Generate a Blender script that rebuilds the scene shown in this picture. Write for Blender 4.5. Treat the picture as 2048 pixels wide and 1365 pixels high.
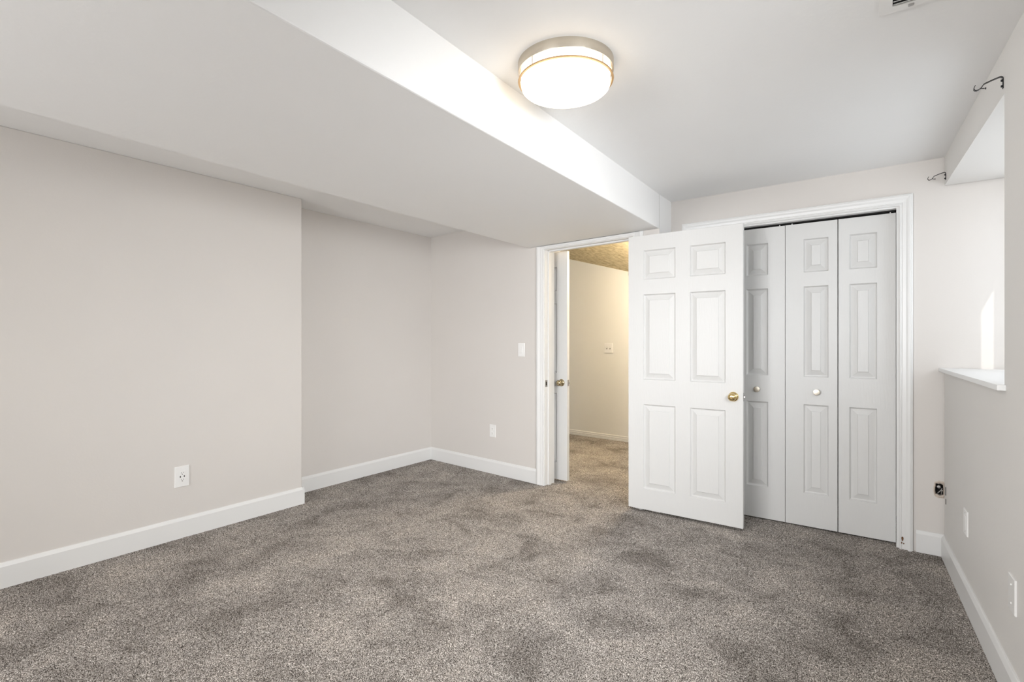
import bpy, bmesh, math, random
from math import radians as R, sin, cos, pi
from mathutils import Vector
import numpy as np
random.seed(7)
for o in list(bpy.data.objects): bpy.data.objects.remove(o)
sc = bpy.context.scene
C = sc.collection

# ------------------------------------------------------------------ camera
EYE = 1.265
cam = bpy.data.objects.new('camera', bpy.data.cameras.new('camera')); C.objects.link(cam)
cam.location = (0, 0, EYE); cam.rotation_euler = (R(90), 0, R(35.7847))
cam.data.sensor_width = 36; cam.data.lens = 1028*36/2048
cam.data.shift_y = -0.00073; cam.data.clip_start = 0.02
sc.camera = cam
# ------------------------------------------------------------------ look, world, light
sc.view_settings.view_transform = 'Standard'; sc.view_settings.look = 'None'
sc.view_settings.gamma = 1; sc.view_settings.use_curve_mapping = False
sc.view_settings.exposure = 0.18
w = bpy.data.worlds.new('world'); sc.world = w; w.use_nodes = True
bg = w.node_tree.nodes['Background']; bg.inputs[0].default_value = (.80, .90, 1, 1); bg.inputs[1].default_value = 1.15
SUN = Vector((-1, 2.5, -2.29)).normalized()
sun = bpy.data.objects.new('sun', bpy.data.lights.new('sun', 'SUN')); C.objects.link(sun)
sun.data.energy = 1.3; sun.data.angle = R(.6); sun.data.color = (1, .96, .90)
sun.rotation_euler = SUN.to_track_quat('-Z', 'Y').to_euler(); sun.location = (3, -1, 5)
def area(name, loc, direction, sx, sy, power, col=(1, 1, 1)):
    l = bpy.data.lights.new(name, 'AREA'); l.shape = 'RECTANGLE'; l.size = sx; l.size_y = sy
    l.energy = power; l.color = col
    o = bpy.data.objects.new(name, l); C.objects.link(o); o.location = loc
    o.rotation_euler = Vector(direction).to_track_quat('-Z', 'Z').to_euler(); return o
area('daylight_side_window', (.80, 3.23, 1.62), (-1, -.15, -.12), 1.2, .95, 6.5, (.95, .97, 1))
dr_ = area('fill_light_rear', (-1.75, -2.62, 1.5), (.30, 1, 0), 2.5, 1.25, 96, (.97, .98, 1)); dr_.data.spread = R(130)  # added fill light at a made-up rear window, brightens the far walls
ar = area('fill_light_middle', (.80, .95, 1.50), (-1, .62, -.34), 1.2, .75, 34, (.96, .98, 1)); ar.data.spread = R(88)  # added fill light at a made-up opening, lifts the left wall and recess

# ------------------------------------------------------------------ materials
def nodes(name):
    m = bpy.data.materials.new(name); m.use_nodes = True
    nt = m.node_tree; b = nt.nodes['Principled BSDF']; return m, nt, b
def N(nt, t, **k):
    n = nt.nodes.new(t)
    for a, v in k.items():
        if isinstance(v, (int, float, tuple)) and a in n.inputs: n.inputs[a].default_value = v
        else: setattr(n, a, v)
    return n
def mat(name, col, rough=.5, metal=0, bump=0, bscale=200, var=0, stretch=None, vscale=2.0, detail=3, bdist=.002):
    m, nt, b = nodes(name); L = nt.links.new
    b.inputs['Base Color'].default_value = (*col, 1); b.inputs['Roughness'].default_value = rough
    b.inputs['Metallic'].default_value = metal
    tc = N(nt, 'ShaderNodeTexCoord'); src = tc.outputs['Object']
    if stretch:
        mp = N(nt, 'ShaderNodeMapping'); mp.inputs['Scale'].default_value = stretch; L(src, mp.inputs[0]); src = mp.outputs[0]
    if bump:
        n = N(nt, 'ShaderNodeTexNoise'); n.inputs['Scale'].default_value = bscale; n.inputs['Detail'].default_value = detail
        L(src, n.inputs['Vector'])
        bp = N(nt, 'ShaderNodeBump'); bp.inputs['Strength'].default_value = bump; bp.inputs['Distance'].default_value = bdist
        L(n.outputs[0], bp.inputs['Height']); L(bp.outputs[0], b.inputs['Normal'])
    if var:
        n2 = N(nt, 'ShaderNodeTexNoise'); n2.inputs['Scale'].default_value = vscale; n2.inputs['Detail'].default_value = 4
        L(tc.outputs['Object'], n2.inputs['Vector'])
        mx = N(nt, 'ShaderNodeMix'); mx.data_type = 'RGBA'
        mx.inputs[6].default_value = (*[c*(1-var) for c in col], 1); mx.inputs[7].default_value = (*[min(1, c*(1+var)) for c in col], 1)
        L(n2.outputs[0], mx.inputs[0]); L(mx.outputs[2], b.inputs['Base Color'])
    return m
M = {}
M['wall'] = mat('greige_wall_paint', (.69, .655, .62), .55, bump=.25, bscale=90, var=.025, bdist=.0015)
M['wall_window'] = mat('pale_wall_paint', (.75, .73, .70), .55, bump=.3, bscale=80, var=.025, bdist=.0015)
M['ceil'] = mat('white_ceiling_paint', (.90, .895, .885), .7, bump=.22, bscale=38, var=.015, bdist=.003)
M['beam'] = mat('white_beam_paint', (.90, .895, .885), .55, bump=.2, bscale=34, var=.015, bdist=.003)
M['trim'] = mat('white_trim_paint', (.79, .785, .77), .35, bump=.1, bscale=60, var=.02)
M['door'] = mat('white_door_paint', (.71, .705, .69), .38, bump=1.0, bscale=14, stretch=(9, 9, .8), detail=6, bdist=.0012)
M['plate'] = mat('white_plastic', (.86, .85, .83), .3, bump=.02)
M['slot'] = mat('dark_slot', (.06, .055, .05), .6, bump=.02)
M['slot_grey'] = mat('grey_slot', (.30, .29, .27), .6, bump=.02)
M['brass'] = mat('polished_brass', (.72, .55, .27), .14, 1, bump=.02)
M['antique'] = mat('antique_brass', (.50, .42, .27), .2, 1, bump=.02)
M['nickel'] = mat('brushed_nickel', (.58, .53, .45), .33, 1, bump=.15, bscale=300)
M['ring'] = mat('aged_bronze_ring', (.50, .33, .17), .45, .6, bump=.05)
M['steel'] = mat('grey_steel', (.40, .39, .38), .35, 1, bump=.1)
M['black'] = mat('black_iron', (.018, .018, .02), .25, .6, bump=.1)
M['dark'] = mat('dark_void', (.012, .011, .01), .9, bump=.1)
M['chip'] = mat('bare_brown_wood', (.16, .07, .025), .8, bump=.4)
M['plaster'] = mat('broken_plaster', (.62, .54, .46), .9, bump=.9, bscale=160, var=.15, vscale=60)
M['sill'] = mat('sill_paint', (.86, .86, .85), .4, bump=.3, bscale=60)
M['hallwall'] = mat('cream_wall_paint', (.82, .81, .775), .6, bump=.3, bscale=60, var=.03)
M['outside'] = mat('concrete', (.5, .49, .47), .9, bump=.5, bscale=40, var=.1)

def hall_ceiling_mat():
    m, nt, b = nodes('knockdown_tan_ceiling'); L = nt.links.new
    tc = N(nt, 'ShaderNodeTexCoord'); mp = N(nt, 'ShaderNodeMapping'); mp.inputs['Scale'].default_value = (1, 1.5, 1.5)
    L(tc.outputs['Object'], mp.inputs[0])
    n = N(nt, 'ShaderNodeTexNoise'); n.inputs['Scale'].default_value = 16; n.inputs['Detail'].default_value = 7; n.inputs['Roughness'].default_value = .7
    L(mp.outputs[0], n.inputs['Vector'])
    r = N(nt, 'ShaderNodeValToRGB'); r.color_ramp.elements[0].position = .33; r.color_ramp.elements[0].color = (.46, .36, .19, 1)
    r.color_ramp.elements[1].position = .62; r.color_ramp.elements[1].color = (.80, .70, .48, 1)
    L(n.outputs[0], r.inputs[0]); L(r.outputs[0], b.inputs['Base Color'])
    bp = N(nt, 'ShaderNodeBump'); bp.inputs['Strength'].default_value = .8; bp.inputs['Distance'].default_value = .01
    L(n.outputs[0], bp.inputs['Height']); L(bp.outputs[0], b.inputs['Normal']); b.inputs['Roughness'].default_value = .9
    return m
M['hallceil'] = hall_ceiling_mat()

def carpet_mat():
    m, nt, b = nodes('speckled_taupe_carpet'); L = nt.links.new
    b.inputs['Roughness'].default_value = 1; b.inputs['Specular IOR Level'].default_value = .1
    tc = N(nt, 'ShaderNodeTexCoord'); V = tc.outputs['Object']
    def noise(scale, detail, rough=.5, dist=0):
        n = N(nt, 'ShaderNodeTexNoise'); n.inputs['Scale'].default_value = scale; n.inputs['Detail'].default_value = detail
        n.inputs['Roughness'].default_value = rough; n.inputs['Distortion'].default_value = dist
        L(V, n.inputs['Vector']); return n.outputs[0]
    def ramp(src, stops):
        r = N(nt, 'ShaderNodeValToRGB'); e = r.color_ramp.elements
        while len(e) < len(stops): e.new(.5)
        for el, (p, c) in zip(e, stops): el.position = p; el.color = (*c, 1)
        L(src, r.inputs[0]); return r.outputs[0]
    sp = ramp(noise(CARPET_SCALE, 2.5, .75), [(.36, (.034, .028, .024)), (.455, (.13, .112, .098)), (.55, (.46, .42, .38)), (.66, (.88, .83, .78))])
    mott = ramp(noise(3.2, 6, .62, .5), [(.34, (.66, .65, .64)), (.50, (1.03, 1.03, 1.03)), (.68, (1.28, 1.27, 1.25))])
    mx = N(nt, 'ShaderNodeMix'); mx.data_type = 'RGBA'; mx.blend_type = 'MULTIPLY'; mx.inputs[0].default_value = 1
    L(sp, mx.inputs[6]); L(mott, mx.inputs[7])
    L(mx.outputs[2], b.inputs['Base Color'])
    bp = N(nt, 'ShaderNodeBump'); bp.inputs['Strength'].default_value = .6; bp.inputs['Distance'].default_value = .004
    L(noise(CARPET_SCALE, 2.5, .75), bp.inputs['Height']); L(bp.outputs[0], b.inputs['Normal'])
    return m
CARPET_SCALE = 250
M['carpet'] = carpet_mat()

def emit_glass():
    m, nt, b = nodes('lit_frosted_glass')
    tc = N(nt, 'ShaderNodeTexCoord'); n = N(nt, 'ShaderNodeTexNoise'); n.inputs['Scale'].default_value = 40
    nt.links.new(tc.outputs['Object'], n.inputs['Vector'])
    b.inputs['Base Color'].default_value = (.9, .88, .82, 1); b.inputs['Roughness'].default_value = .4
    b.inputs['Emission Color'].default_value = (1, .86, .66, 1); b.inputs['Emission Strength'].default_value = LAMP
    return m
LAMP = 3.0
M['lampglass'] = emit_glass()
def pane_mat():
    m = bpy.data.materials.new('window_glass'); m.use_nodes = True; nt = m.node_tree; nt.nodes.clear()
    o = N(nt, 'ShaderNodeOutputMaterial'); mx = N(nt, 'ShaderNodeMixShader'); t = N(nt, 'ShaderNodeBsdfTransparent'); g = N(nt, 'ShaderNodeBsdfGlossy')
    g.inputs['Roughness'].default_value = .02; mx.inputs[0].default_value = .05
    nt.links.new(t.outputs[0], mx.inputs[1]); nt.links.new(g.outputs[0], mx.inputs[2]); nt.links.new(mx.outputs[0], o.inputs[0])
    return m
M['glass'] = pane_mat()

# ------------------------------------------------------------------ mesh helpers
class MB:
    def __init__(s): s.v = []; s.f = []
    def add(s, vs, fs):
        b = len(s.v); s.v += [tuple(v) for v in vs]; s.f += [tuple(i+b for i in f) for f in fs]; return s
    def box(s, x0, x1, y0, y1, z0, z1):
        return s.prism([(x0, y0), (x1, y0), (x1, y1), (x0, y1)], z0, z1)
    def prism(s, poly, z0, z1):
        n = len(poly); vs = [(x, y, z0) for x, y in poly]+[(x, y, z1) for x, y in poly]
        fs = [tuple(range(n))[::-1], tuple(range(n, 2*n))]+[(i, (i+1) % n, n+(i+1) % n, n+i) for i in range(n)]
        return s.add(vs, fs)
    def sweep(s, sections, closed=True, caps=True):
        """sections: list of equal-length loops of points"""
        n = len(sections[0]); vs = [p for q in sections for p in q]; fs = []
        for k in range(len(sections)-1):
            for i in range(n if closed else n-1):
                j = (i+1) % n; fs.append((k*n+i, k*n+j, (k+1)*n+j, (k+1)*n+i))
        if caps and closed: fs += [tuple(range(n))[::-1], tuple(range((len(sections)-1)*n, len(sections)*n))]
        return s.add(vs, fs)
    def lathe(s, prof, axis='z', seg=48, c=(0, 0, 0), arc=(0, 2*pi)):
        """prof: (r, h); h along axis"""
        vs = []; n = len(prof); full = abs(arc[1]-arc[0]-2*pi) < 1e-6
        K = seg if full else seg+1
        for k in range(K):
            a = arc[0]+(arc[1]-arc[0])*k/seg
            for r, h in prof:
                p = {'z': (r*cos(a), r*sin(a), h), 'y': (r*cos(a), h, r*sin(a)), 'x': (h, r*cos(a), r*sin(a))}[axis]
                vs.append((p[0]+c[0], p[1]+c[1], p[2]+c[2]))
        fs = []
        for k in range(seg):
            k2 = (k+1) % K
            for i in range(n-1): fs.append((k*n+i, k*n+i+1, k2*n+i+1, k2*n+i))
        return s.add(vs, fs)
    def tube(s, pts, r, seg=8, ry=None):
        pts = [Vector(p) for p in pts]; secs = []
        for i, p in enumerate(pts):
            d = (pts[min(i+1, len(pts)-1)]-pts[max(i-1, 0)]).normalized()
            a = Vector((0, 0, 1)) if abs(d.z) < .9 else Vector((0, 1, 0))
            e = d.cross(a).normalized(); g = d.cross(e).normalized()
            secs.append([tuple(p+e*(r*cos(2*pi*k/seg))+g*((ry or r)*sin(2*pi*k/seg))) for k in range(seg)])
        return s.sweep(secs)
    def build(s, name, m, parent=None, loc=(0, 0, 0), rz=0, smooth=None, bevel=0, seg=2, merge=True):
        me = bpy.data.meshes.new(name); me.from_pydata(s.v, [], s.f)
        bm = bmesh.new(); bm.from_mesh(me)
        if merge: bmesh.ops.remove_doubles(bm, verts=bm.verts, dist=1e-6)
        bmesh.ops.recalc_face_normals(bm, faces=bm.faces); bm.to_mesh(me); bm.free()
        me.materials.append(m if not isinstance(m, str) else M[m])
        o = bpy.data.objects.new(name, me); C.objects.link(o)
        o.location = loc; o.rotation_euler = (0, 0, rz); o.parent = parent
        if bevel:
            b = o.modifiers.new('bevel', 'BEVEL'); b.width = bevel; b.segments = seg; b.limit_method = 'ANGLE'; b.angle_limit = R(40)
        if smooth is not None:
            for p in me.polygons: p.use_smooth = True
            me.set_sharp_from_angle(angle=R(smooth))
        return o
def tag(o, label=None, cat=None, group=None, kind=None):
    if label: o['label'] = label
    if cat: o['category'] = cat
    if group: o['group'] = group
    if kind: o['kind'] = kind
    return o
def empty(name, loc, rz=0, parent=None, **k):
    o = bpy.data.objects.new(name, None); C.objects.link(o); o.empty_display_size = .05
    o.location = loc; o.rotation_euler = (0, 0, rz); o.parent = parent; return tag(o, **k)
def st(o, label=None): return tag(o, label, kind='structure')

# ------------------------------------------------------------------ the plan of the room (metres)
CEIL, CEIL_L, SOFFIT, TOP = 2.335, 2.36, 2.085, 3.3
PX, RX, PY = -3.645, -3.905, 2.275                 # projecting left wall, recessed left wall, where it steps
D0, D1 = (-3.905, 3.94), (-1.327, 3.69)            # wall with the entry door
DA = math.atan2(D1[1]-D0[1], D1[0]-D0[0]); DL = math.hypot(D1[0]-D0[0], D1[1]-D0[1])
C0 = (-1.327, 3.95); CA = math.atan2(-.035, 1.612)    # closet wall
def cy(x): return C0[1]+(x-C0[0])*math.tan(CA)
def xr(y): return .293-.051*(y-3.9)                # room face of the window wall
RA = math.atan2(1, -.051)-pi                        # direction of the window wall running towards the camera
BACK = -2.4
def xf(y): return -1.24-.0285*(y-.63)               # beam faces
def xb(y): return -2.493-.0191*(y-.409)

# floor: carpet pile with a fine uneven surface
def carpet():
    xs = np.arange(-4.62, .80, .0075)
    ys = np.concatenate([np.arange(-2.5, .35, .06), np.arange(.35, 4.15, .0075), np.arange(4.15, 6.3, .016)])
    nx, ny = len(xs), len(ys); rng = np.random.default_rng(3)
    X, Y = np.meshgrid(xs, ys)
    Z = rng.random(X.shape)*.007-.005
    Z += .0012*np.sin(X*7+np.sin(Y*5)*2)*np.sin(Y*6+np.cos(X*4))
    X = X+(rng.random(X.shape)-.5)*.003; Y = Y+(rng.random(X.shape)-.5)*.003
    v = np.stack([X, Y, Z], -1).reshape(-1, 3).astype(np.float32)
    i = (np.arange(ny-1)[:, None]*nx+np.arange(nx-1)[None, :]).reshape(-1)
    f = np.stack([i, i+1, i+nx+1, i+nx], -1).astype(np.int32)
    me = bpy.data.meshes.new('floor'); me.vertices.add(len(v)); me.vertices.foreach_set('co', v.ravel())
    me.loops.add(f.size); me.loops.foreach_set('vertex_index', f.ravel())
    me.polygons.add(len(f)); me.polygons.foreach_set('loop_start', np.arange(0, f.size, 4, dtype=np.int32))
    me.polygons.foreach_set('use_smooth', np.ones(len(f), dtype=bool))
    me.update(calc_edges=True); me.materials.append(M['carpet'])
    o = bpy.data.objects.new('floor', me); C.objects.link(o)
    return st(o, 'speckled taupe wall-to-wall carpet')
carpet()

# left walls
st(MB().box(-4.05, PX, BACK, PY, -.03, CEIL_L).build('wall_left', 'wall', bevel=.004))
st(MB().box(-4.05, RX, PY, 4.05, -.03, CEIL_L).build('wall_left_recess', 'wall'))
# wall with the entry doorway, in its own frame (u along, v behind)
OU0, OU1, HEAD, WT = 1.532, 2.376, 2.050, .135
def du(x): return (x-D0[0])/cos(DA)
st(MB().box(-.2, OU0-.018, 0, WT, -.03, TOP).prism([(OU1+.018, 0), (DL-.001, 0), (DL-.0147, WT), (OU1+.018, WT)], -.03, TOP)
   .box(OU0-.018, OU1+.018, 0, WT, HEAD+.018, TOP).build('wall_entry', 'wall', loc=(*D0, 0), rz=DA))
st(MB().prism([(-1.327, 3.69), (-1.327, 6.0), (-1.45, 6.0), (-1.45, 3.85)], -.03, TOP).build('wall_partition', 'beam'))
# closet wall, in its frame
def cu(x): return (x-C0[0])/cos(CA)
CO0, CO1, CHEAD = cu(-1.160), cu(.0685), 2.073
hx0, hx1, hz0, hz1 = cu(.250), cu(.293), .350, .427       # the ragged hole by the corner
cw = MB().box(0, CO0-.018, 0, .12, -.03, TOP).box(CO0-.018, CO1+.018, 0, .12, CHEAD+.018, TOP)
cw.box(CO1+.018, hx0, 0, .12, -.03, TOP).box(hx0, hx1, 0, .12, -.03, hz0).box(hx0, hx1, 0, .12, hz1, TOP)
cw.box(hx1, cu(.78), 0, .12, -.03, TOP).box(hx0, hx1, .05, .12, hz0, hz1)
st(cw.build('wall_back', 'wall', loc=(*C0, 0), rz=CA))
# closet interior
st(MB().box(-1.327, .78, 4.62, 4.70, -.03, 2.5).box(.70, .78, cy(.7)+.12, 4.62, -.03, 2.5).box(-1.327, .78, cy(-1.3)+.12, 4.7, 2.42, 2.5).build('wall_closet', 'wall'))
# window wall
WY = 2.57; OX = .74
rw = MB()
rw.prism([(xr(3.9), 3.9), (xr(BACK), BACK), (OX, BACK), (OX, 3.9)], -.03, 1.08)
rw.prism([(xr(3.9), 3.9), (xr(WY), WY), (OX, WY), (OX, 3.9)], 2.166, 2.5)
rw.prism([(xr(WY), WY), (xr(1.75), 1.75), (OX, 1.75), (OX, WY)], 1.08, 2.5)
rw.prism([(xr(1.75), 1.75), (xr(.15), .15), (OX, .15), (OX, 1.75)], 2.166, 2.5)
rw.prism([(xr(.15), .15), (xr(BACK), BACK), (OX, BACK), (OX, .15)], 1.08, 2.5)
st(rw.build('wall_right', 'wall_window'))
st(MB().box(-4.05, -3.1, BACK-.12, BACK, -.03, 2.5).box(-.4, OX, BACK-.12, BACK, -.03, 2.5).box(-3.1, -.4, BACK-.12, BACK, -.03, .9)
   .box(-3.1, -.4, BACK-.12, BACK, 2.08, 2.5).build('wall_rear', 'wall'))
st(MB().box(.74, .935, 2.44, WY, 0, 2.9).box(-4, 2.4, -3.5, -3.4, -.05, 3.6).box(1.3, 1.4, -1.2, 1.3, -.05, 3.9).build('sun_blockers', 'outside'))  # unseen slabs added outdoors to block the sun and cut its patch
# ceilings and beam
st(MB().prism([(xf(-2.5)-.1, -2.5), (OX, -2.5), (OX, cy(OX)), (-1.327, cy(-1.327)), (-1.427, 3.7)], CEIL, 2.5).build('ceiling', 'ceil'))
st(MB().prism([(-4.05, -2.5), (xb(-2.5)+.1, -2.5), (xb(3.8)+.1, D0[1]+math.tan(DA)*(xb(3.8)+.1-D0[0])), (-3.905, 3.94), (-4.05, 3.94)], CEIL_L, 2.5).build('ceiling_left', 'ceil'))
bm_ = MB().prism([(xb(-2.5), -2.5), (xf(-2.5), -2.5), (-1.327, 3.69), (-2.557, 3.94+math.tan(DA)*(-2.557+3.905))], SOFFIT, 2.5)
st(bm_.build('ceiling_beam', 'beam', bevel=.006), 'dropped white drywall beam crossing the ceiling')
# hall beyond the entry door
H0 = (-3.446, 6.088); HA = math.atan2(6.0197-6.088, .896)
st(MB().box(-1.2, 2.3, 0, .1, -.03, 3.4).build('wall_hall', 'hallwall', loc=(*H0, 0), rz=HA))
st(MB().box(-4.6, -4.5, 3.9, 6.3, -.03, 3.4).build('wall_hall_end', 'hallwall'))
st(MB().box(-3.13, -3.05, 4.84, 5.2, -.03, 3.4).box(-3.13, -3.05, 4.06, 4.84, 2.06, 3.4).build('wall_hall_side', 'hallwall'))
def hz(x, y): return 2.366-.3003*(x+3.446)-.27*(y-6.088)-.3003*0
pts = [(-4.6, 3.95), (-1.33, 3.75), (-1.33, 6.3), (-4.6, 6.3)]
hc = MB(); hc.add([(x, y, hz(x, y)) for x, y in pts]+[(x, y, hz(x, y)+.1) for x, y in pts], [(3, 2, 1, 0), (4, 5, 6, 7), (0, 1, 5, 4), (1, 2, 6, 5), (2, 3, 7, 6), (3, 0, 4, 7)])
st(hc.build('ceiling_hall', 'hallceil'))

# ------------------------------------------------------------------ baseboards
def baseboard(name, segs, h=.13, t=.015, m='trim', prof=None):
    """segs: (x0, y0, x1, y1), room on the right-hand side when walking"""
    mb = MB()
    prof = prof or [(0, 0), (t, 0), (t, h-.02), (t-.003, h-.013), (t-.008, h-.002), (t-.010, h), (0, h)]
    for x0, y0, x1, y1 in segs:
        L = math.hypot(x1-x0, y1-y0); dx, dy = (x1-x0)/L, (y1-y0)/L; nx, ny = dy, -dx
        mb.sweep([[(x+nx*a, y+ny*a, z) for a, z in prof] for x, y in ((x0, y0), (x1, y1))])
    return st(mb.build(name, m))
baseboard('baseboard_left', [(PX, BACK, PX, PY+.015), (PX, PY+.0, RX, PY+.0)][:1])
baseboard('baseboard_step', [(PX+.0005, PY+.0002, RX+.0, PY+.0002)][:0] or [(RX, PY+.0001, PX+.0145, PY+.0001)][:0] or [(PX+.014, PY, RX+.015, PY)][:1])
baseboard('baseboard_recess', [(RX, PY+.015, RX, 3.925)])
ex, ey = cos(DA), sin(DA)
baseboard('baseboard_entry', [(D0[0], D0[1], D0[0]+ex*(OU0-.09), D0[1]+ey*(OU0-.09))])
baseboard('baseboard_back', [(.163, cy(.163), .293, cy(.293))])
baseboard('baseboard_right', [(xr(3.893), 3.893, xr(BACK), BACK)])
hx, hy = cos(HA), sin(HA)
baseboard('baseboard_hall', [(H0[0]-hx*1.0, H0[1]-hy*1.0, H0[0]+hx*2.1, H0[1]+hy*2.1)], h=.065, prof=[(0, 0), (.016, 0), (.016, .02), (.011, .023), (.014, .03), (.014, .038), (.009, .042), (.010, .06), (.004, .065), (0, .065)])

# ------------------------------------------------------------------ door casings
CPROF = [(0, 0), (0, .010), (.05, .013), (.13, .013), (.17, .009), (.22, .009), (.27, .012), (.50, .014), (.66, .018), (.80, .020), (.86, .019), (.88, .015), (.93, .016), (1, .013), (1, 0)]
def casing(name, u0, u1, z1, wd, loc, rz, clip=None, label=None):
    sec = []
    for (sx, zz) in ((-1, -.02), (-1, None), (1, None), (1, -.02)):
        ring = []
        for d, t in CPROF:
            d *= wd; x = (u0-d) if sx < 0 else (u1+d); z = zz if zz is not None else z1+d
            if clip and z > clip: z = clip
            ring.append((x, -t, z))
        sec.append(ring)
    return st(MB().sweep(sec).build(name, 'trim', loc=loc, rz=rz, merge=False), label)
# entry door
t1 = casing('trim_1', OU0-.004, OU1+.004, HEAD+.004, .084, (*D0, 0), DA, clip=SOFFIT-.002, label='white moulded casing round the open doorway')
j = MB().box(OU0-.018, OU0, 0, WT, -.02, HEAD).box(OU1, OU1+.018, 0, WT, -.02, HEAD).box(OU0-.018, OU1+.018, 0, WT, HEAD, HEAD+.018)
j.box(OU0, OU0+.011, .042, .078, -.02, HEAD).box(OU1-.011, OU1, .042, .078, -.02, HEAD).box(OU0, OU1, .042, .078, HEAD-.011, HEAD)
j = j.build('door_jamb', 'trim', t1)
sp = MB().box(OU0-.001, OU0+.0015, .004, .034, .858, .918).build('strike_plate', 'steel', j)
MB().box(OU0+.0015, OU0+.0022, .011, .024, .872, .904).build('latch_hole', 'dark', sp)
for z in (.866, .910): MB().lathe([(0, .0035), (.003, .003), (.0035, .0015)], 'x', 12, (OU0, .019, z)).build('screw', 'steel', sp, smooth=40)
tag(sp, 'small grey metal strike plate')
# closet casing
t2 = casing('trim_2', CO0-.014, CO1+.014, CHEAD+.010, .066, (*C0, 0), CA, label='white moulded casing round the closet doors')
MB().box(CO0-.018, CO0, 0, .12, -.02, CHEAD).box(CO1, CO1+.018, 0, .12, -.02, CHEAD).box(CO0-.018, CO1+.018, 0, .12, CHEAD, CHEAD+.018).build('door_jamb', 'trim', t2)
ch = MB()
for cx, cz, rx, rz_ in ((CO1+.030, .062, .0045, .013), (CO1+.036, .035, .003, .004), (CO1+.026, .037, .003, .0035)):
    ch.add([(cx+rx*cos(a)*(1+.25*sin(3*a)), -.0165, cz+rz_*sin(a)) for a in [k*pi/6 for k in range(12)]]+[(cx+rx*cos(a)*(1+.25*sin(3*a)), -.008, cz+rz_*sin(a)) for a in [k*pi/6 for k in range(12)]],
           [tuple(range(12))]+[(i, (i+1) % 12, 12+(i+1) % 12, 12+i) for i in range(12)])
tag(ch.build('paint_chip', 'chip', t2), 'brown chips of bare wood at the foot of the casing')
trk = MB().box(CO0, CO1, .050, .100, CHEAD-.007, CHEAD).build('door_track', 'dark', t2)

# ------------------------------------------------------------------ panel doors
def panel_slab(W, H, T, panels, both=True):
    """front face at y=0, back at y=T"""
    mb = MB(); rings = [(0, 0), (.004, .008), (.008, .0135), (.012, .0140), (.0430, .0045), (.0465, .0008)]
    xs = sorted({0, W, *[p[0] for p in panels], *[p[1] for p in panels]})
    zs = sorted({0, H, *[p[2] for p in panels], *[p[3] for p in panels]})
    for yb, sg in ((0, 1), (T, -1)):
        for i in range(len(xs)-1):
            for k in range(len(zs)-1):
                x0, x1, z0, z1 = xs[i], xs[i+1], zs[k], zs[k+1]
                if any(p[0] <= x0+1e-6 and p[1] >= x1-1e-6 and p[2] <= z0+1e-6 and p[3] >= z1-1e-6 for p in panels): continue
                mb.add([(x0, yb, z0), (x1, yb, z0), (x1, yb, z1), (x0, yb, z1)], [(0, 1, 2, 3)])
        for x0, x1, z0, z1 in panels:
            secs = [[(x0+d, yb+sg*e, z0+d), (x1-d, yb+sg*e, z0+d), (x1-d, yb+sg*e, z1-d), (x0+d, yb+sg*e, z1-d)] for d, e in rings]
            mb.sweep(secs, caps=False); mb.add(secs[-1], [(0, 1, 2, 3)])
    b = [(0, 0), (W, 0), (W, H), (0, H)]
    mb.add([(x, 0, z) for x, z in b]+[(x, T, z) for x, z in b], [(i, (i+1) % 4, 4+(i+1) % 4, 4+i) for i in range(4)])
    return mb
def rosette_knob(parent, x, z, y0, sg, m, name='door_knob', keyed=True):
    """sg: -1 sticks out towards -y"""
    k = MB().lathe([(0.0, sg*.060), (.010, sg*.0605), (.017, sg*.0585), (.0235, sg*.052), (.0265, sg*.044), (.0255, sg*.036), (.020, sg*.029), (.0135, sg*.024), (.0115, sg*.018), (.0115, sg*.008)], 'y', 40, (x, y0, z)).build(name, m, parent, smooth=50)
    MB().lathe([(0, sg*.014), (.014, sg*.0135), (.026, sg*.010), (.031, sg*.005), (.0325, 0)], 'y', 40, (x, y0, z)).build('knob_rosette', m, k, smooth=50)
    if keyed:
        MB().lathe([(0, sg*.0635), (.004, sg*.0635), (.0045, sg*.062), (.0075, sg*.062), (.008, sg*.0595)], 'y', 24, (x, y0, z)).build('knob_button', m, k, smooth=50)
    return k
PZ = [(.152, .775), (.957, 1.585), (1.694, 1.909)]
def six_panel(W): return [(a, b, z0, z1) for a, b in ((.115, W*.5-.048), (W*.5+.054, W-.110)) for z0, z1 in PZ]
def room_door(name, loc, rz, W, H, knobside, m_knob, label, cat='door'):
    d = panel_slab(W, H, .035, six_panel(W)).build(name, 'door', None, loc, rz)
    d['label'] = label; d['kind'] = 'structure'
    kx = W-.060
    rosette_knob(d, kx, .870, 0, -1, m_knob); rosette_knob(d, kx, .870, .035, 1, m_knob)
    MB().box(W, W+.0012, .006, .029, .842, .898).build('latch_plate', 'steel', d)
    MB().box(W+.001, W+.012, .011, .024, .862, .878).build('latch_bolt', 'steel', d, bevel=.002)
    return d
dm = room_door('door_1', (-1.548, 3.645, .018), 0, .801, 2.020, 1, 'brass', 'white six-panel door with brass knob swung open in front of the closet')
for z in (.2, 1.0, 1.78):
    MB().lathe([(0, -.045), (.006, -.045), (.006, .045), (0, .045)], 'z', 16, (-.007, .030, z)).box(-.003, 0, .004, .031, z-.045, z+.045).build('hinge', 'brass', dm, smooth=40)
hd = room_door('door_2', (-3.005, 4.012, .015), math.atan2(-.027, .736), .7365, 2.045, 1, 'antique', 'grey-lit panel door with old brass knob standing ajar inside the hall')

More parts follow.
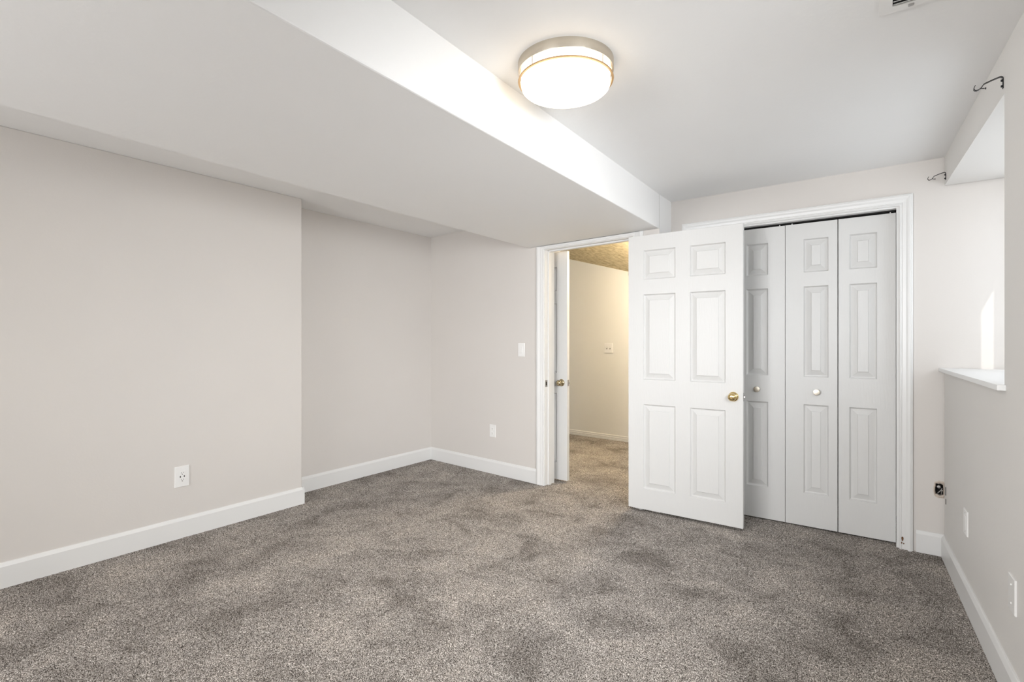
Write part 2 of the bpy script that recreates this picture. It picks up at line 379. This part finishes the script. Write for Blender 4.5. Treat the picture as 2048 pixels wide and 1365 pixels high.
# bifold closet doors: two pairs
def leaf(parent, x0, W, pr, z0=.008, H=2.050):
    a, b = pr
    return panel_slab(W, H, .032, [(a, b, .222, .823), (a, b, 1.009, 1.622), (a, b, 1.717, 1.942)]).build('door_leaf', 'door', parent, (x0, 0, z0))
def small_knob(parent, x, z):
    k = MB().lathe([(0, -.0262), (.0165, -.0268), (.0195, -.0262), (.0205, -.0245), (.0200, -.021), (.014, -.012), (.010, -.008), (.0095, 0)], 'y', 32, (x, 0, z)).build('door_knob', 'nickel', parent, smooth=45)
    return k
bx = .068
e4, e3, e2, e1, e0 = .0660, -.2370, -.5455, -.8500, -1.1545
yB = 3.983
def pair(name, loc, label): return empty(name, loc, 0, label=label, kind='structure')
pr = pair('door_3', (e2+.0015, yB, 0), 'right folding pair of white panelled closet doors, beside the window corner')
l3 = leaf(pr, 0, e3-e2-.0040, (.110, .254)); l4 = leaf(pr, e3-e2+.001, e4-e3-.0015, (.060, .207))
small_knob(l3, .188, .910)
pl = pair('door_4', (e0, yB, 0), 'left folding pair of white panelled closet doors, half hidden by the open door')
l1 = leaf(pl, 0, e1-e0-.003, (.097, .243)); l2 = leaf(pl, e1-e0, e2-e1-.0015, (.056, .198))
small_knob(l2, .128, .910)
for par, x in ((pl, e1-e0+.270), (pr, .040), (pr, e4-e2-.028), (pl, .03)):
    MB().lathe([(0, 2.056), (.0035, 2.056), (.0035, 2.069), (0, 2.069)], 'z', 12, (x, .006, 0)).build('pivot_pin', 'plate', par, smooth=40)

# ------------------------------------------------------------------ corner window in the right wall, then two unseen ones added for fill light
def window(name, y0, y1, z0, z1, x, stiles):
    f = .055
    m = MB().box(x, x+.06, y0, y1, z0, z0+f).box(x, x+.06, y0, y1, z1-.083, z1).box(x, x+.06, y0, y0+f, z0+f, z1-.083).box(x, x+.06, y1-f, y1, z0+f, z1-.083)
    fr = m.build(name, 'trim'); st(fr)
    for a, b in stiles: MB().box(x+.005, x+.035, a, b, z0+f, z1-.083).build('sash_stile', 'trim', fr)
    MB().box(x+.018, x+.022, y0+f, y1-f, z0+f, z1-.083).build('pane', 'glass', fr)
    return fr
window('window_1', WY, 3.9, 1.10, 2.166, .68, [(3.46, 3.52), (3.195, 3.255)])
window('added_side_window', .15, 1.75, 1.10, 2.166, .68, [(.92, .98)])  # made-up window out of view, added to let in the middle fill light
st(MB().box(.50, .68, .151, 1.749, 1.08, 1.10).build('added_window_sill', 'sill', bevel=.002))  # sill of the made-up window
w3 = MB().box(-3.1, -.4, BACK-.11, BACK-.05, .9, .95).box(-3.1, -.4, BACK-.11, BACK-.05, 2.03, 2.08).box(-3.1, -3.05, BACK-.11, BACK-.05, .95, 2.03).box(-.45, -.4, BACK-.11, BACK-.05, .95, 2.03).box(-1.78, -1.72, BACK-.11, BACK-.05, .95, 2.03).build('added_rear_window', 'trim')  # made-up window behind the camera, added to let in the rear fill light
st(w3); MB().box(-3.05, -.45, BACK-.082, BACK-.078, .95, 2.03).build('pane', 'glass', w3)
# sill board with its nose in front of the wall face
SZ = 1.103
dxs = -.026
sill = MB().prism([(xr(3.905)+dxs, cy(.27)-.002), (xr(2.525)+dxs, 2.545), (xr(2.545), 2.545), (xr(WY), WY+.001), (.68, WY+.001), (.68, 3.9)], SZ-.021, SZ)
st(sill.build('trim_3', 'sill', bevel=.002), 'white window sill board with raw wooden end')

# ------------------------------------------------------------------ ceiling light
LX, LY = -.9956, 1.7354
cl = empty('ceiling_light', (LX, LY, CEIL), label='round flush ceiling light with nickel band and glowing frosted glass', cat='ceiling light')
RO = .184
MB().lathe([(0, 0), (RO, 0), (RO, -.034), (RO-.001, -.037), (RO-.008, -.037), (RO-.008, -.012), (0, -.012)], 'z', 96).build('housing', 'nickel', cl, smooth=40)
MB().lathe([(RO-.006, -.0655), (RO-.001, -.0655), (RO, -.068), (RO-.001, -.0715), (RO-.008, -.0715), (RO-.008, -.0655), (RO-.006, -.0655)], 'z', 96).build('retaining_ring', 'ring', cl, smooth=40)
for k in range(4):
    a = R(-102)+k*pi/2
    MB().tube([((RO-.004)*cos(a), (RO-.004)*sin(a), -.036), ((RO-.004)*cos(a), (RO-.004)*sin(a), -.067)], .0022).build('strut', 'nickel', cl, smooth=60)
g = [(.171, -.013), (.171, -.085), (.168, -.094), (.160, -.101), (.145, -.105), (.11, -.1075), (.06, -.1085), (0, -.109)]
MB().lathe(g, 'z', 96).build('glass_diffuser', 'lampglass', cl, smooth=60)

# ------------------------------------------------------------------ ceiling vent
cv = empty('ceiling_vent', (-.009, 2.076, CEIL), label='white metal ceiling air vent near the window wall', cat='vent')
VW, VD = .33, .22
fr = MB()
for x0, x1, y0, y1 in ((0, VW, -.034, 0), (0, VW, -VD, -VD+.034), (0, .035, -VD+.034, -.034), (VW-.035, VW, -VD+.034, -.034)): fr.box(x0, x1, y0, y1, -.006, 0)
fr.build('frame', 'plate', cv)
MB().box(.035, VW-.035, -VD+.034, -.034, -.0015, -.0005).build('backing', 'dark', cv)
for k in range(9):
    y = -.040-k*.0165
    MB().add([(.037, y, -.001), (VW-.037, y, -.001), (VW-.037, y-.010, -.009), (.037, y-.010, -.009), (.037, y-.0015, -.0005), (VW-.037, y-.0015, -.0005), (VW-.037, y-.0115, -.0085), (.037, y-.0115, -.0085)],
             [(0, 1, 2, 3), (7, 6, 5, 4), (0, 4, 5, 1), (2, 6, 7, 3), (1, 5, 6, 2), (0, 3, 7, 4)]).build('louver', 'plate', cv)
MB().box(.075, .090, -.024, -.018, -.012, -.004).build('lever', 'steel', cv, bevel=.001)

# ------------------------------------------------------------------ curtain rod brackets
BP = [(.008, 2.2505), (.010, 2.2515)]
def bracket(y, label, z):
    b = empty('curtain_bracket', (xr(y), y, z), RA+pi/2, label=label, cat='curtain bracket', group='curtain rod brackets over the window')
    # local: -x away from wall into the room after rotation; profile in (s, z)
    def strap(pts, wdt, th):
        pts = [Vector((s, zz)) for s, zz in pts]; secs = []
        for i, p in enumerate(pts):
            d = (pts[min(i+1, len(pts)-1)]-pts[max(i-1, 0)]).normalized(); n = Vector((-d.y, d.x))*th/2
            secs.append([(-(p+n).x, -wdt/2, (p+n).y), (-(p+n).x, wdt/2, (p+n).y), (-(p-n).x, wdt/2, (p-n).y), (-(p-n).x, -wdt/2, (p-n).y)])
        return MB().sweep(secs)
    strap([(.0015, -.022), (.0015, .014), (.003, .019), (.007, .022), (.012, .0215), (.030, .0165), (.052, .0085), (.0545, .0065), (.060, -.002), (.0625, -.006)], .011, .0025).build('arm', 'black', b)
    strap([(.0625, -.0055), (.068, -.0095), (.074, -.0115), (.079, -.0100), (.082, -.005), (.0815, .001), (.078, .009)], .011, .0022).build('hook', 'black', b)
    MB().tube([(-.062, 0, -.0055), (-.0515, 0, -.0085)], .0016).lathe([(0, -.0), (.0035, 0), (.0035, .003), (0, .003)], 'x', 14, (-.0505, 0, -.009)).build('thumb_screw', 'black', b, smooth=50)
    for zz in (.008, -.013): MB().lathe([(0, -.008), (.0035, -.0075), (.0045, -.004), (.0045, -.002)], 'x', 14, (0, 0, zz)).build('screw', 'black', b, smooth=50)
    return b
bracket(2.585, 'black curtain rod bracket with hook above the near edge of the window opening', 2.212)
bracket(3.849, 'black curtain rod bracket with hook beside the far corner above the window opening', 2.208)

# ------------------------------------------------------------------ plates on the walls (local x along wall, -y into the room)
def plate(name, loc, rz, W, H, label, cat, group=None, T=.006):
    e = empty(name, loc, rz, label=label, cat=cat, group=group)
    p = MB().sweep([[(-W/2*k+0, y, -H/2*k2), (W/2*k, y, -H/2*k2), (W/2*k, y, H/2*k2), (-W/2*k, y, H/2*k2)] for k, k2, y in ((1, 1, -.0002), (1, 1, -T*.55), (.955, .97, -T))]).build('cover_plate', 'plate', e)
    return e, p
def bxs(parent, name, m, items, y0, y1, bevel=0):
    for x, z, wx, wz in items: MB().box(x-wx/2, x+wx/2, min(y0, y1), max(y0, y1), z-wz/2, z+wz/2).build(name, m, parent, bevel=bevel)
LZ = R(90)
# outlet with charging ports, left wall
o1, p1 = plate('wall_outlet', (PX, 1.436, .392), LZ, .084, .132, 'white wall outlet with charging ports low on the long left wall', 'outlet')
r = MB().box(-.0165, .0165, -.0072, -.0055, -.0335, .0335).build('receptacle', 'plate', o1, bevel=.0006)
bxs(r, 'blade_slot', 'slot_grey', [(-.006, .0245, .0028, .008), (.0065, .0245, .0028, .007), (-.006, -.0185, .0028, .008), (.0065, -.0185, .0028, .007)], -.0072, -.0076)
bxs(r, 'ground_hole', 'slot', [(0, .0145, .005, .005), (0, -.0285, .005, .005)], -.0072, -.0076, .0015)
bxs(r, 'charging_port', 'slot', [(-.0112, .0, .006, .0115), (.0112, .0, .006, .0115)], -.0072, -.0076, .001)
# duplex outlet, entry wall
def onD(x): u = du(x); return (D0[0]+u*cos(DA), D0[1]+u*sin(DA))
a = onD(-3.000)
o2, p2 = plate('wall_outlet', (*a, .405), DA, .075, .118, 'small white duplex wall outlet on the short wall left of the open doorway', 'outlet')
for z in (.021, -.021):
    rc = MB().box(-.015, .015, -.0076, -.0055, z-.0135, z+.0135).build('receptacle', 'plate', o2, bevel=.003)
    bxs(rc, 'blade_slot', 'slot_grey', [(-.0055, z+.002, .0022, .008), (.0055, z+.002, .0022, .007)], -.0076, -.0079)
    bxs(rc, 'ground_hole', 'slot_grey', [(0, z-.008, .004, .004)], -.0076, -.0079)
a = onD(-2.645)
s1, p3 = plate('light_switch', (*a, 1.178), DA, .076, .120, 'white light switch on the wall just left of the doorway casing', 'light switch')
MB().box(-.0165, .0165, -.0068, -.0055, -.0335, .0335).build('switch_surround', 'plate', s1, bevel=.0006)
MB().add([(-.013, -.0068, -.026), (.013, -.0068, -.026), (.013, -.0068, .022), (-.013, -.0068, .022), (-.013, -.0125, -.024), (.013, -.0125, -.024), (.013, -.0082, .022), (-.013, -.0082, .022)],
         [(0, 3, 2, 1), (4, 5, 6, 7), (0, 1, 5, 4), (1, 2, 6, 5), (2, 3, 7, 6), (3, 0, 4, 7)]).build('rocker', 'plate', s1)
# window wall plates: room lies towards -x
def onR(y): return (xr(y), y)
RZ = RA-pi/2+pi
RZp = math.atan2(-1, .051)          # running towards the camera
o3, p4 = plate('wall_outlet', (*onR(3.258), .396), RZp, .085, .118, 'white rounded outlet plate low on the window wall, nearest the corner', 'outlet')
MB().box(-.0165, .0165, -.0078, -.0055, -.0335, .0335).build('receptacle', 'plate', o3, bevel=.002)
bxs(o3, 'screw', 'steel', [(0, .044, .004, .004), (0, -.044, .004, .004)], -.006, -.0068)
o4, p5 = plate('blank_wall_plate', (*onR(2.452), .388), RZp, .085, .122, 'blank white wall plate with two screws on the window wall, at the right edge', 'wall plate')
for z in (.032, -.032): MB().lathe([(0, -.0085), (.003, -.008), (.0035, -.006)], 'y', 16, (0, 0, z)).build('screw', 'plate', o4, smooth=60)
# hall double switch
hsx = -2.832; hu = (hsx-H0[0])/hx
s2, p6 = plate('light_switch', (hsx, H0[1]+hy*hu, 1.166), HA, .118, .124, 'double toggle switch plate on the hall wall beyond the doorway', 'light switch', T=.010)
for x in (-.023, .023):
    tg = MB().box(x-.005, x+.005, -.020, -.009, -.004, .010).build('toggle', 'plate', s2, bevel=.001)
    MB().box(x-.0065, x+.0065, -.0112, -.0095, -.016, .012).build('toggle_slot', 'slot', s2)

# ------------------------------------------------------------------ ragged hole with old fitting at the corner
hc_ = ((hx0+hx1)/2, (hz0+hz1)/2)
ho = empty('wall_hole_fitting', (C0[0]+cos(CA)*hc_[0], C0[1]+sin(CA)*hc_[0], hc_[1]), CA, label='ragged hole in the wall corner with old metal fitting showing', cat='wall hole')
W2, H2 = (hx1-hx0)/2, (hz1-hz0)/2
n = 26; ri = []; ro = []; rm = []
for k in range(n):
    a = 2*pi*k/n; q = 1/max(abs(cos(a)), abs(sin(a)))**.55
    k1 = random.uniform(.80, .98); k2 = random.uniform(1.20, 1.42)
    xo = min(W2*q*cos(a)*k2, W2+.0015)
    ri.append((min(W2*q*cos(a)*k1, W2*.8), .004, H2*q*sin(a)*k1)); rm.append(((ri[-1][0]+xo)/2, -.003-random.random()*.002, H2*q*sin(a)*(k1+k2)/2)); ro.append((xo, -.0002, H2*q*sin(a)*k2))
MB().sweep([ri, rm, ro], caps=False).build('plaster_edge', 'plaster', ho, smooth=30)
MB().box(-W2, W2, .046, .0495, -H2, H2).build('cavity_back', 'dark', ho)
MB().lathe([(0, -.002), (.008, -.001), (.011, .004), (.011, .03), (0, .03)], 'y', 20, (-.003, 0, .014)).build('pipe_stub', 'steel', ho, smooth=50)
MB().tube([(-.012, .012, -.032), (-.004, .002, -.018), (.006, .004, -.006), (.012, .010, .006)], .0035).tube([(.012, .008, -.036), (.008, .001, -.020), (.013, .004, -.002)], .003).build('wire', 'steel', ho, smooth=60)
sl = MB()
for z0, z1, yy in ((.372, .420, 3.862), (.322, .352, 3.858)):
    sl.prism([(xr(yy)-.0012, yy), (xr(yy-.014)-.0012, yy-.014), (xr(yy-.014)+.002, yy-.014), (xr(yy)+.002, yy)], z0, z1)
o = sl.build('side_gap', 'dark'); o.parent = ho; o.matrix_parent_inverse = ho.matrix_basis.inverted() if False else o.matrix_parent_inverse
bpy.context.view_layer.update(); o.matrix_parent_inverse = ho.matrix_world.inverted()

# hall lamp light (fixture is out of sight round the wall)
hl = empty('hall_ceiling_light', (-1.75, 5.1, hz(-1.75, 5.1)-.0), label='small globe ceiling light in the hall, hidden behind the open door', cat='ceiling light')
MB().lathe([(0, 0), (.07, 0), (.07, -.02), (.03, -.03), (0, -.03)], 'z', 24).build('base', 'nickel', hl, smooth=40)
hm = M['lampglass'].copy(); hm.name = 'hall_lamp_glass'
hb = hm.node_tree.nodes['Principled BSDF']; hb.inputs['Emission Color'].default_value = (1, .85, .64, 1); hb.inputs['Emission Strength'].default_value = 480
MB().lathe([(0, -.13), (.03, -.125), (.05, -.105), (.058, -.08), (.05, -.05), (.03, -.03), (0, -.028)], 'z', 24).build('globe', hm, hl, smooth=60)
